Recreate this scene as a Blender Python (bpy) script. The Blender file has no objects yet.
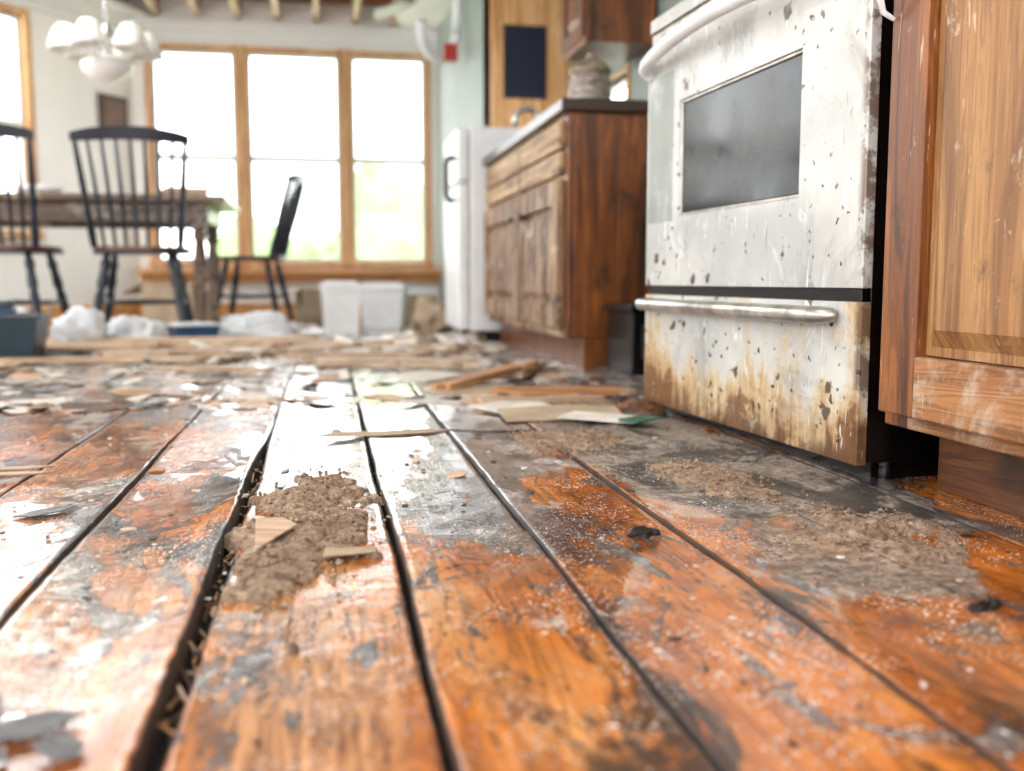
import bpy, math, random, bmesh
from mathutils import Vector, Matrix, noise as mn
random.seed(7)
D=bpy.data; SC=bpy.context.scene; COL=SC.collection

def L(r,g,b):
    f=lambda v:(v/255/12.92) if v/255<=.04045 else ((v/255+.055)/1.055)**2.4
    return (f(r),f(g),f(b),1.0)

# ---------------------------------------------------------------- node helpers
class NT:
    def __init__(s,name):
        s.m=D.materials.new(name); s.m.use_nodes=True; s.t=s.m.node_tree
        s.b=s.t.nodes['Principled BSDF']
        s.tc=s.t.nodes.new('ShaderNodeTexCoord')
        s.P=s.tc.outputs['Object']
    def set(s,sock,v):
        if isinstance(v,bpy.types.NodeSocket): s.t.links.new(v,sock)
        else: sock.default_value=v
    def n(s,typ,ins={},**pr):
        nd=s.t.nodes.new(typ)
        for k,v in pr.items(): setattr(nd,k,v)
        for k,v in ins.items(): s.set(nd.inputs[k],v)
        return nd
    def noise(s,scale=5,detail=4,rough=.6,vec=None,dist=0.0,out='Fac'):
        return s.n('ShaderNodeTexNoise',{'Vector':vec or s.P,'Scale':scale,'Detail':detail,'Roughness':rough,'Distortion':dist}).outputs[out]
    def scl(s,x,y,z,vec=None,off=(0,0,0)):
        return s.n('ShaderNodeMapping',{'Vector':vec or s.P,'Scale':(x,y,z),'Location':off}).outputs[0]
    def math(s,op,a,b=0.0,clamp=False):
        return s.n('ShaderNodeMath',{0:a,1:b},operation=op,use_clamp=clamp).outputs[0]
    def st(s,v,a,b,lo=0.0,hi=1.0):
        return s.n('ShaderNodeMapRange',{'Value':v,'From Min':a,'From Max':b,'To Min':lo,'To Max':hi},interpolation_type='SMOOTHSTEP').outputs[0]
    def ramp(s,f,stops):
        nd=s.n('ShaderNodeValToRGB',{'Fac':f}); e=nd.color_ramp.elements
        while len(e)<len(stops): e.new(.5)
        for i,(p,c) in enumerate(stops): e[i].position=p; e[i].color=c
        return nd.outputs[0]
    def mix(s,f,a,b,blend='MIX'):
        nd=s.n('ShaderNodeMix',data_type='RGBA',blend_type=blend)
        s.set(nd.inputs[0],f); s.set(nd.inputs[6],a); s.set(nd.inputs[7],b)
        return nd.outputs[2]
    def xyz(s,vec=None):
        o=s.n('ShaderNodeSeparateXYZ',{0:vec or s.P}).outputs
        return o[0],o[1],o[2]
    def ell(s,c,r,wob=None,amt=.0):
        x,y,z=s.xyz()
        dx=s.math('DIVIDE',s.math('SUBTRACT',x,c[0]),r[0]); dy=s.math('DIVIDE',s.math('SUBTRACT',y,c[1]),r[1])
        d=s.math('SQRT',s.math('ADD',s.math('MULTIPLY',dx,dx),s.math('MULTIPLY',dy,dy)))
        if wob is not None: d=s.math('ADD',d,s.math('MULTIPLY',s.math('SUBTRACT',wob,.5),amt))
        return s.st(d,1.0,.55)
    def bump(s,h,strength=.4,dist=.004):
        o=s.n('ShaderNodeBump',{'Height':h,'Strength':strength,'Distance':dist}).outputs[0]
        s.t.links.new(o,s.b.inputs['Normal'])
    def fin(s,col=None,rough=None,metal=None,**k):
        if col is not None: s.set(s.b.inputs['Base Color'],col)
        if rough is not None: s.set(s.b.inputs['Roughness'],rough)
        if metal is not None: s.set(s.b.inputs['Metallic'],metal)
        for a,v in k.items(): s.set(s.b.inputs[a],v)
        return s.m

def plain(name,col,rough=.5,metal=0.0,var=.12,scale=8,bmp=.1,**k):
    s=NT(name); n=s.noise(scale,4,.6)
    dark=tuple(c*(1-var*2) for c in col[:3])+(1,)
    c=s.mix(s.st(n,.3,.7),dark,col)
    if bmp>.15: s.bump(s.noise(scale*12,3),bmp,.002)
    return s.fin(c,rough,metal,**k)

def wood(name,dark,mid,light,axis='z',rough=.4,grime=0.0,dust=0.0,sc=1.0,ring=.38,freq=48.0,marks=False):
    s=NT(name)
    a={'x':(1.2,16,16),'y':(16,1.2,16),'z':(16,16,1.2)}[axis]
    f={'x':(6,220,220),'y':(220,6,220),'z':(220,220,6)}[axis]
    v=s.scl(*[q*sc for q in a]); n=s.noise(1,3,.55,v,1.2)
    rings=s.math('SINE',s.math('MULTIPLY',n,freq)); rings=s.st(rings,-.4,1)
    fine=s.noise(1,4,.7,s.scl(*[q*sc for q in f]))
    c=s.ramp(n,[(.3,dark),(.5,mid),(.72,light)])
    c=s.mix(s.math('MULTIPLY',rings,ring),c,dark)
    c=s.mix(s.st(fine,.48,.70,0,.7),c,dark)
    if grime>0:
        g=s.noise(6,5,.7); c=s.mix(s.st(g,.62-.2*grime,.7,0,.85),c,L(45,28,18))
    if marks:
        g2=s.noise(3,6,.75,s.scl(1,1,.7,None,(4,2,7)),.6); c=s.mix(s.st(g2,.54,.68,0,.6),c,L(70,48,30))
        g3=s.noise(1,4,.6,s.scl(70,70,9,None,(1,1,1)),1.5); c=s.mix(s.st(g3,.66,.69,0,.55),c,L(224,208,184))
    if dust>0:
        g=s.noise(9,6,.75,dist=.5); c=s.mix(s.st(g,.62-.2*dust,.68,0,.8),c,L(200,185,165))
    s.bump(s.math('ADD',fine,s.math('MULTIPLY',rings,.4)),.3,.002)
    return s.fin(c,rough)

# ---------------------------------------------------------------- mesh builder
class MB:
    def __init__(s): s.v=[];s.f=[];s.mi=[];s.sm=[]
    def add(s,vs,fs,mat=0,smooth=False,M=None):
        o=len(s.v)
        s.v+= [tuple(M@Vector(p)) if M else tuple(p) for p in vs]
        for f in fs: s.f.append([i+o for i in f]); s.mi.append(mat); s.sm.append(smooth)
    def box(s,x0,x1,y0,y1,z0,z1,mat=0,M=None):
        vs=[(x,y,z) for z in(z0,z1) for y in(y0,y1) for x in(x0,x1)]
        s.add(vs,[(0,2,3,1),(4,5,7,6),(0,1,5,4),(1,3,7,5),(3,2,6,7),(2,0,4,6)],mat,False,M)
    def frame(s,x0,x1,z0,z1,a0,a1,b0,b1,y0,y1,mat=0):
        o=[(x0,z0),(x1,z0),(x1,z1),(x0,z1)]; h=[(a0,b0),(a1,b0),(a1,b1),(a0,b1)]
        vs=[(p[0],y,p[1]) for y in(y0,y1) for p in o+h]; fs=[]
        for i in range(4):
            j=(i+1)%4
            fs+=[(i,j,4+j,4+i),(8+j,8+i,12+i,12+j),(j,i,8+i,8+j),(4+i,4+j,12+j,12+i)]
        s.add(vs,fs,mat)
    def tube(s,pts,rad,mat=0,seg=12,M=None,flat=1.0):
        pts=[Vector(p) for p in pts]
        if not isinstance(rad,(list,tuple)): rad=[rad]*len(pts)
        vs=[];fs=[]
        t=(pts[1]-pts[0]).normalized(); ref=Vector((0,0,1)) if abs(t.z)<.9 else Vector((1,0,0))
        n=t.cross(ref).normalized()
        for i,p in enumerate(pts):
            a=pts[max(i-1,0)];b=pts[min(i+1,len(pts)-1)]
            t=(b-a).normalized(); n=(n-t*n.dot(t)).normalized(); bn=t.cross(n)
            for k in range(seg):
                th=2*math.pi*k/seg
                vs.append(p+n*math.cos(th)*rad[i]+bn*math.sin(th)*rad[i]*flat)
        for i in range(len(pts)-1):
            for k in range(seg):
                k2=(k+1)%seg
                fs.append((i*seg+k,i*seg+k2,(i+1)*seg+k2,(i+1)*seg+k))
        fs.append(tuple(range(seg))[::-1]); fs.append(tuple((len(pts)-1)*seg+k for k in range(seg)))
        s.add(vs,fs,mat,True,M)
    def lathe(s,prof,c=(0,0,0),mat=0,seg=28,M=None):
        vs=[];fs=[]
        for r,z in prof:
            for k in range(seg):
                th=2*math.pi*k/seg; vs.append((c[0]+max(r,.0004)*math.cos(th),c[1]+max(r,.0004)*math.sin(th),c[2]+z))
        for i in range(len(prof)-1):
            for k in range(seg):
                k2=(k+1)%seg; fs.append((i*seg+k,i*seg+k2,(i+1)*seg+k2,(i+1)*seg+k))
        s.add(vs,fs,mat,True,M)
    def prism(s,poly,z0,z1,mat=0,M=None):
        n=len(poly); vs=[(p[0],p[1],z0) for p in poly]+[(p[0],p[1],z1) for p in poly]
        fs=[tuple(range(n))[::-1],tuple(range(n,2*n))]+[(i,(i+1)%n,n+(i+1)%n,n+i) for i in range(n)]
        s.add(vs,fs,mat,False,M)
    def build(s,name,mats,loc=(0,0,0),rz=0,bevel=0,seg=2,parent=None,rot=None):
        me=D.meshes.new(name); me.from_pydata(s.v,[],s.f); me.update()
        for m in mats: me.materials.append(m)
        me.polygons.foreach_set('material_index',s.mi); me.polygons.foreach_set('use_smooth',s.sm)
        o=D.objects.new(name,me); COL.objects.link(o); o.location=loc; o.rotation_euler=rot or (0,0,rz)
        if bevel>0:
            b=o.modifiers.new('bev','BEVEL'); b.width=bevel; b.segments=seg; b.limit_method='ANGLE'; b.angle_limit=math.radians(50)
            b.harden_normals=False
        if parent: o.parent=parent
        return o

def panel_door(mb,M,w,h,st,t=.02,mf=0,mp=1,mr=None):
    mr=mf if mr is None else mr
    mb.box(0,st,-t,0,0,h,mf,M); mb.box(w-st,w,-t,0,0,h,mf,M)
    mb.box(st,w-st,-t,0,0,st,mr,M); mb.box(st,w-st,-t,0,h-st,h,mr,M)
    g=.012; e=.035
    x0,x1,z0,z1=st+.002,w-st-.002,st+.002,h-st-.002
    y1=-t*.25; y2=-t*.85
    vs=[(x0,y1,z0),(x1,y1,z0),(x1,y1,z1),(x0,y1,z1),
        (x0+g,y1,z0+g),(x1-g,y1,z0+g),(x1-g,y1,z1-g),(x0+g,y1,z1-g),
        (x0+e,y2,z0+e),(x1-e,y2,z0+e),(x1-e,y2,z1-e),(x0+e,y2,z1-e)]
    fs=[]
    for o in(0,4):
        for i in range(4):
            j=(i+1)%4; fs.append((o+i,o+j,o+4+j,o+4+i))
    fs.append((8,9,10,11)); mb.add(vs,fs,mp,False,M)

# ---------------------------------------------------------------- materials
OAK=wood('oak_orange',L(78,42,18),L(152,92,44),L(176,116,62),'z',.42,.3,.0,1.2,.4,60,True)
OAKP=wood('oak_panel',L(112,74,40),L(168,122,74),L(188,144,92),'z',.5,.1,.1,1.5,.32,70,True)
OAKY=wood('oak_rail',L(88,52,26),L(160,106,60),L(186,130,80),'y',.5,.3,.8,1.3,.4,60,True)
TOE=wood('toe_kick_wood',L(40,20,10),L(100,56,26),L(128,78,40),'y',.5,.6,.25)
CABSIDE=wood('cabinet_side_wood',L(48,24,10),L(124,68,26),L(158,94,42),'z',.35,.6)
WEATH=wood('weathered_wood',L(66,44,30),L(158,120,88),L(208,178,144),'z',.6,.6,.5,.7,.7)
WEATHY=wood('weathered_drawer_wood',L(92,64,42),L(188,152,110),L(222,194,156),'y',.6,.25,.5)
TRIM=wood('window_trim_wood',L(170,118,66),L(224,174,118),L(238,198,148),'z',.4)
TRIMX=wood('sill_wood',L(170,106,54),L(226,162,96),L(236,186,126),'x',.4)
DEBW=wood('debris_board_wood',L(128,98,72),L(200,170,140),L(230,210,184),'x',.6,.1,.4)
DEBO=wood('debris_board_orange',L(128,82,46),L(194,140,90),L(216,170,120),'x',.5,.1,.3)
COUNTER=plain('counter_dark_stone',L(62,44,34),.3,scale=20)
WALLM=plain('wall_paint',L(246,244,240),.7,scale=3,var=.03)
WALLG=plain('wall_paint_greygreen',L(160,172,166),.6,scale=3,var=.08)
CEIL=plain('ceiling_drywall',L(242,240,236),.8,scale=3,var=.06)
LATH=wood('ceiling_lath',L(84,48,28),L(160,100,60),L(190,130,84),'x',.7,.2)
JOIST=wood('joist_wood',L(160,126,90),L(222,198,166),L(238,222,198),'y',.6)
WHITE=plain('white_sash_paint',L(240,240,238),.4,var=.02)
CHAIRM=plain('chair_dark_paint',L(26,34,50),.28,var=.15,bmp=.05)
CHAIRW=wood('chair_worn_wood',L(70,44,30),L(132,90,60),L(164,120,86),'x',.35)
TABLEM=wood('table_wood',L(60,44,36),L(122,96,78),L(158,130,108),'x',.2,.1,.6)
CHROME=plain('brushed_metal',L(215,215,218),.22,1.0,var=.12)
STAINM=plain('stained_metal',L(212,208,200),.28,.85,var=.25,scale=22)
BLACK=plain('black_enamel',L(12,12,14),.25,var=.3)
RUBBER=plain('dark_void',L(10,9,9),.6,var=.2)
PLWHITE=plain('white_plastic',L(238,240,242),.35,var=.05)
PLTEAL=plain('teal_plastic',L(16,48,60),.35,var=.15)
PLBLUE=plain('blue_plastic',L(40,78,118),.35,var=.15)
NAVY=plain('navy_panel',L(26,34,56),.35,var=.1)
RED=plain('red_plastic',L(180,40,30),.35)
SHADE=plain('frosted_glass_shade',L(242,240,235),.3,var=.04)
PLASTER=plain('plaster_rubble',L(230,224,214),.85,scale=14,var=.12,bmp=.5)
CARD=plain('cardboard',L(190,168,142),.8,scale=10,var=.15)
GREYF=plain('grey_tile_film',L(92,96,100),.2,scale=40,var=.35,bmp=.5)
DARKCH=plain('charred_lump',L(18,16,16),.35,scale=60,var=.4,bmp=.6)
BROWNF=plain('brown_flake',L(96,66,44),.6,scale=60,var=.3,bmp=.4)

def enamel():
    s=NT('stained_white_enamel'); x,y,z=s.xyz()
    base=s.mix(s.st(s.noise(4,4,.6),.35,.7),L(184,187,185),L(213,213,208))
    dr=s.st(z,.285,.27)
    low=s.st(z,.20,.03); right=s.st(x,.68,.85); left=s.st(x,.22,0.0)
    drip=s.noise(1,5,.72,s.scl(24,24,4.0),.6)
    big=s.noise(7,6,.72,dist=.6)
    amt=s.math('ADD',s.math('MULTIPLY',low,.19),s.math('MULTIPLY',s.math('MAXIMUM',right,s.math('MULTIPLY',left,1.0)),.08))
    thr=s.math('ADD',s.math('MULTIPLY',s.math('ADD',drip,big),.5),amt)
    st0=s.math('MULTIPLY',s.st(thr,.50,.62),dr); st1=s.math('MULTIPLY',s.st(thr,.56,.66),dr); st2=s.math('MULTIPLY',s.st(thr,.645,.73),dr)
    c=s.mix(s.math('MULTIPLY',st0,.8),base,L(206,190,160)); c=s.mix(s.math('MULTIPLY',st1,.75),c,L(188,150,98)); c=s.mix(s.math('MULTIPLY',st2,.88),c,L(104,66,36))
    sm=s.noise(5,6,.75,s.scl(1,1,.8),1.0); c=s.mix(s.st(sm,.52,.70,0,.45),c,L(128,122,112))
    sc=s.noise(1,3,.6,s.scl(60,60,7),2.0); c=s.mix(s.math('MULTIPLY',s.st(sc,.645,.67),.75),c,L(246,246,243))
    sc2=s.noise(1,3,.6,s.scl(50,50,6,None,(3,3,3)),2.0); c=s.mix(s.math('MULTIPLY',s.st(sc2,.675,.69),.55),c,L(96,88,80))
    warp=s.n('ShaderNodeVectorMath',{0:s.P,1:s.n('ShaderNodeVectorMath',{0:s.noise(30,4,.65,out='Color'),1:(.045,.045,.045)},operation='MULTIPLY').outputs[0]},operation='ADD').outputs[0]
    def spl(scale,thr,rnd,col,c,zone=None):
        v=s.n('ShaderNodeTexVoronoi',{'Vector':warp,'Scale':scale})
        r=s.n('ShaderNodeSeparateColor',{0:v.outputs['Color']}).outputs[0]
        m=s.math('MULTIPLY',s.st(v.outputs['Distance'],thr,thr*.75),s.math('GREATER_THAN',r,rnd))
        if zone is not None: m=s.math('MULTIPLY',m,zone)
        return s.mix(m,c,col)
    zn=s.st(s.math('ADD',s.noise(4,3),s.math('MULTIPLY',s.st(z,.44,.34),.15)),.50,.58)
    c=spl(20,.26,.55,L(96,84,76),c,zn)
    c=spl(45,.25,.70,L(62,46,38),c,zn)
    c=spl(80,.22,.92,L(70,48,36),c)
    c=spl(30,.20,.86,L(110,92,78),c,dr)
    ed=s.math('MULTIPLY',s.math('MAXIMUM',s.math('MULTIPLY',s.st(x,.828,.846),1.0),s.math('MULTIPLY',s.st(z,.06,.03),dr)),s.st(s.noise(16,6,.7),.40,.52))
    ed=s.math('MULTIPLY',ed,s.st(z,.80,.74))
    c=s.mix(s.math('MULTIPLY',ed,.85),c,L(96,66,44))
    return s.fin(c,s.st(big,.3,.75,.10,.32))
ENAMEL=enamel()
s=NT('oven_glass'); g=s.noise(5,5,.7)
OVG=s.fin(s.mix(s.st(g,.45,.75),L(22,26,26),L(70,70,64)),s.st(g,.3,.75,.06,.22),IOR=1.33)
s=NT('oven_side_glass'); g=s.noise(12,5,.7)
OVS=s.fin(s.mix(s.st(g,.5,.7),L(164,172,168),L(196,199,196)),s.st(g,.4,.7,.04,.22),0.0,IOR=1.7)

# ---------------------------------------------------------------- floor material
def floormat():
    s=NT('wet_damaged_plank_floor'); x,y,z=s.xyz()
    pr=s.n('ShaderNodeAttribute',attribute_name='prand').outputs['Fac']
    ed=s.n('ShaderNodeAttribute',attribute_name='edge').outputs['Fac']
    sd=s.n('ShaderNodeAttribute',attribute_name='seamdist').outputs['Fac']
    off=s.n('ShaderNodeCombineXYZ',{0:s.math('MULTIPLY',pr,7.3),1:s.math('MULTIPLY',pr,31.0),2:0.0}).outputs[0]
    Q=s.n('ShaderNodeVectorMath',{0:s.P,1:off},operation='ADD').outputs[0]
    n1=s.noise(1,3,.55,s.scl(10,1.6,4,Q),1.8)
    rings=s.st(s.math('SINE',s.math('MULTIPLY',n1,46.0)),-.2,1)
    fine=s.noise(1,4,.7,s.scl(150,8,4,Q))
    tone=s.noise(1,5,.65,s.scl(7,2.4,2,Q))
    wood=s.ramp(s.math('ADD',tone,s.math('MULTIPLY',s.math('SUBTRACT',pr,.5),.18)),[(.30,L(98,50,14)),(.42,L(168,90,26)),(.56,L(202,120,44)),(.72,L(216,154,90))])
    wood=s.mix(s.math('MULTIPLY',rings,.48),wood,L(116,60,18))
    wood=s.mix(s.st(fine,.50,.70,0,.7),wood,L(74,39,15))
    wb=s.noise(3,5,.7)
    zw=s.ell((.12,2.05),(.34,1.15),wb,1.2)
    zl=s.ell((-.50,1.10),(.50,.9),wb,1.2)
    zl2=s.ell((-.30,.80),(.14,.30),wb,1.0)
    zd=s.ell((.60,1.60),(.26,.85),wb,1.1)
    zd2=s.ell((.56,1.0),(.16,.25),wb,1.0)
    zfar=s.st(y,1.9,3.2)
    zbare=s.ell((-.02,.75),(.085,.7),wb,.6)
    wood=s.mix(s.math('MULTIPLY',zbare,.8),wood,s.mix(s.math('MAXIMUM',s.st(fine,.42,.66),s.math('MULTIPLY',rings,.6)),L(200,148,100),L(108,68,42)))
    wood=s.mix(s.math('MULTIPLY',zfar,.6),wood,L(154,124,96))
    warp=s.noise(4.6,8,.72,s.scl(1.3,.60,1),1.1)
    zz=s.math('MAXIMUM',s.math('MAXIMUM',s.math('MULTIPLY',zw,.20),s.math('MULTIPLY',zl,.045)),s.math('MAXIMUM',s.math('MULTIPLY',zd,.13),s.math('MULTIPLY',zfar,.14)))
    fl=s.math('ADD',warp,zz)
    film=s.st(fl,.585,.593); rim=s.math('MULTIPLY',s.st(fl,.548,.585),s.math('SUBTRACT',1.0,film))
    fcol=s.ramp(s.noise(16,6,.78,s.scl(1,.5,1)),[(.34,L(36,38,42)),(.45,L(76,80,86)),(.54,L(112,116,120)),(.64,L(192,189,184))])
    c=s.mix(s.math('MULTIPLY',rim,.75),wood,L(54,32,20)); c=s.mix(s.math('MULTIPLY',film,.93),c,fcol)
    w2=s.noise(12,7,.74,s.scl(1.2,.55,1,None,(5,3,0)),.8)
    f2=s.st(s.math('ADD',w2,s.math('MULTIPLY',s.math('SUBTRACT',wb,.5),.25)),.582,.592)
    c=s.mix(s.math('MULTIPLY',f2,.92),c,s.mix(s.st(fine,.4,.6),L(98,100,104),L(46,42,42)))
    # dirt
    dn=s.noise(50,6,.82); dcol=s.ramp(dn,[(.36,L(50,42,36)),(.48,L(118,104,92)),(.60,L(168,154,138)),(.7,L(208,196,180))])
    hz0=s.noise(7,8,.82,s.scl(1,.6,1,None,(7,2,0)))
    dm=s.math('ADD',s.math('MULTIPLY',s.math('MAXIMUM',zd,zd2),.8),s.math('MULTIPLY',s.math('SUBTRACT',hz0,.5),1.9)); dirt=s.st(dm,.50,.72)
    c=s.mix(s.math('MULTIPLY',dirt,.9),c,dcol)
    dk=s.noise(5.5,7,.74,s.scl(1.1,.6,1,None,(3,1,0)),.8)
    dkm=s.st(s.math('ADD',dk,s.math('MULTIPLY',s.math('MAXIMUM',zd,zd2),.075)),.560,.630,0,.9)
    sdm_=s.st(s.math('ADD',sd,s.math('MULTIPLY',s.math('SUBTRACT',dk,.5),2.8)),.98,1.32,0,.82)
    c=s.mix(s.math('MAXIMUM',dkm,sdm_),c,L(28,21,18))
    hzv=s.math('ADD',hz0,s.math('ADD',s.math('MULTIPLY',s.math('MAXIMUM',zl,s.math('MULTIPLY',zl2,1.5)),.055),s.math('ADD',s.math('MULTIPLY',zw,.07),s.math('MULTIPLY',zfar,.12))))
    c=s.mix(s.st(hzv,.59,.68,0,.78),c,L(212,208,201))  # pale haze; in the left zones it paints whitish glare into the floor colour
    jit=s.n('ShaderNodeVectorMath',{0:s.P,1:s.n('ShaderNodeVectorMath',{0:s.noise(90,1,.5,out='Color'),1:(.012,.012,.0)},operation='MULTIPLY').outputs[0]},operation='ADD').outputs[0]
    def specks(sc,th,rn,col,c,zn=None):
        v=s.n('ShaderNodeTexVoronoi',{'Vector':jit,'Scale':sc})
        r=s.n('ShaderNodeSeparateColor',{0:v.outputs['Color']}).outputs[0]
        m=s.math('MULTIPLY',s.st(v.outputs['Distance'],th,th*.6),s.math('GREATER_THAN',r,rn))
        if zn is not None: m=s.math('MULTIPLY',m,zn)
        return s.mix(m,c,col),m
    clus=s.st(s.noise(5,3,.6,s.scl(1,1,1,None,(1,9,0))),.44,.58)
    c,m1=specks(260,.36,.45,L(240,235,228),c,clus)
    c,m2=specks(110,.26,.75,L(224,217,208),c,clus)
    c,m3=specks(80,.24,.82,L(30,24,20),c)
    c=s.mix(s.st(ed,.45,1.0,0,.92),c,L(24,15,10))
    rn_=s.noise(6,4,.65,s.scl(1,.6,1,None,(2,2,0)))
    r=s.st(rn_,.35,.68,.09,.30)
    r=s.math('SUBTRACT',r,s.math('MULTIPLY',s.math('MAXIMUM',zw,s.math('MULTIPLY',film,.5)),.20))
    r=s.math('ADD',r,s.math('MULTIPLY',dirt,.5)); r=s.math('ADD',r,s.math('MULTIPLY',ed,.6)); r=s.math('ADD',r,s.math('MULTIPLY',m1,.3)); r=s.math('MAXIMUM',r,.04)
    h=s.math('ADD',s.math('MULTIPLY',fine,.35),s.math('MULTIPLY',film,.6))
    h=s.math('ADD',h,s.math('MULTIPLY',s.math('MULTIPLY',dn,dirt),2.4))
    h=s.math('ADD',h,s.math('MULTIPLY',s.noise(24,5,.65),1.2))
    s.bump(h,.5,.0035)
    s.b.inputs['Specular IOR Level'].default_value=.75
    wt=s.math('ADD',s.noise(5,5,.6,s.scl(1,.55,1,None,(11,4,0))),s.math('ADD',s.math('MULTIPLY',zw,.16),s.math('MULTIPLY',s.math('MAXIMUM',zl,zl2),.07)))
    wm=s.math('MULTIPLY',s.st(wt,.525,.550),s.math('SUBTRACT',1.0,s.math('MULTIPLY',dirt,.7)))
    wm=s.math('MULTIPLY',wm,s.math('SUBTRACT',1.0,ed))
    s.set(s.b.inputs['Coat Weight'],wm); s.b.inputs['Coat Roughness'].default_value=.03; s.b.inputs['Coat IOR'].default_value=1.5
    wn=s.n('ShaderNodeBump',{'Height':s.noise(30,3,.5),'Strength':.25,'Distance':.002}).outputs[0]
    s.t.links.new(wn,s.b.inputs['Coat Normal'])
    return s.fin(c,r)
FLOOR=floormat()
SUB=plain('subfloor_dark',L(20,13,9),.9,scale=20,var=.3)

# ---------------------------------------------------------------- floor geometry
seams=[-.111,.073,.2327,.41]
x=-.111
while x>-3.15: x-=random.uniform(.165,.19); seams.insert(0,x)
x=.41
while x<1.44: x+=random.uniform(.165,.185); seams.append(x)
def gap(sx,y):
    if abs(sx+.111)<.001: return (.013+.008*mn.noise(Vector((3,y*3.5,0))))*max(0,min(1,(1.98-y)/.25))+.0015
    if abs(sx-.073)<.001: return .0060 if y<1.3 else .0045
    if abs(sx-.2327)<.001: return .0042
    if abs(sx-.41)<.001: return .0025
    return .0025
def sst(v,a,b):
    t=max(0,min(1,(v-a)/(b-a))); return t*t*(3-2*t)
fv=[];ff=[];pr=[];eg=[];sdl=[]
rnd=random.Random(3)
for i in range(len(seams)-1):
    a,b=seams[i],seams[i+1]
    near=-1.2<(a+b)/2<.95
    ys=[-1.6]
    isC=abs(a+.111)<.001; isL=abs(b+.111)<.001
    if abs(a-.073)<.001: ys+=[1.14,3.3,5.6]
    elif isC: ys+=[3.0,5.2]
    elif abs(a-.2327)<.001: ys+=[1.95,4.1]
    else:
        y=rnd.uniform(-.6,1.4)
        while y<7: 
            if y>-1 and not (near and .4<y<2.1): ys.append(y)
            y+=rnd.uniform(1.2,2.4)
    ys.append(8.1)
    for j in range(len(ys)-1):
        y0,y1=ys[j]+.0012,ys[j+1]-.0012
        P=rnd.random(); lift=rnd.uniform(-.002,.002); tilt=rnd.uniform(-.003,.003)
        if abs(a-.073)<.001 and j==0: P=.66; lift=.003
        if abs(a-.2327)<.001 and j==0: P=.55
        rows=[y0,y0]; y=y0
        while y<y1-.001:
            st=.01 if (near and .45<y<2.4) else (.03 if (near and y<3.5) else .12)
            y=min(y+st,y1); rows.append(y)
        rows.append(y1)
        us=[0,0,.025]+[k/18 for k in range(1,18)]+[.975,1,1] if near else [0,0,.04,.5,.96,1,1]
        base=len(fv); W_=len(us)
        for ri,y in enumerate(rows):
            ga=gap(a,y)/2; gb=gap(b,y)/2
            ka=2.2 if isC else 1; kb=2.2 if isL else 1
            wa=(mn.noise(Vector((a*9,y*7,1)))*.0045+mn.noise(Vector((a*9,y*45,2)))*.0020*ka) if near else 0
            wb_=(mn.noise(Vector((b*9,y*7,5)))*.0045+mn.noise(Vector((b*9,y*45,6)))*.0020*kb) if near else 0
            ca=mn.noise(Vector((a*9,y*2.2,11)))*.006 if near else 0; cb=mn.noise(Vector((b*9,y*2.2,11)))*.006 if near else 0
            xa=a+ga+abs(wa)*.7+ca; xb=b-gb-abs(wb_)*.7+cb
            for k,u in enumerate(us):
                low=(k==0 or k==W_-1 or ri==0 or ri==len(rows)-1)
                xx=xa+(xb-xa)*u
                z=lift+.0034*(2*u-1)**2+tilt*(u-.5)*2
                if near: z+=mn.noise(Vector((xx*4,y*1.7,P*9)))*.0035+mn.noise(Vector((xx*30,y*12,P*9)))*.0009
                if isL: z+=.013*u**3*sst(1.95-y,0,.6)
                if isC: z-=.004*(1-u)**2*sst(1.95-y,0,.6)
                e=1.0 if u in(0,1) or ri in(0,1,len(rows)-1) else 0.0
                if u in(0,1): z-=.0012
                if low: z=-.022
                fv.append((xx,y,z)); pr.append(P); eg.append(e); sdl.append(abs(2*u-1))
        for ri in range(len(rows)-1):
            for k in range(W_-1):
                p=base+ri*W_+k; ff.append((p,p+1,p+W_+1,p+W_))
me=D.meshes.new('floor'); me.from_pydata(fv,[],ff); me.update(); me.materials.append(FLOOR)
for nm,dat in(('prand',pr),('edge',eg),('seamdist',sdl)):
    at=me.attributes.new(nm,'FLOAT','POINT'); at.data.foreach_set('value',dat)
me.polygons.foreach_set('use_smooth',[True]*len(ff))
floor=D.objects.new('floor',me); COL.objects.link(floor)
mb=MB(); mb.box(-3.3,1.55,-1.6,8.1,-.08,-.021); sub=mb.build('subfloor',[SUB],parent=floor)

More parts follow.
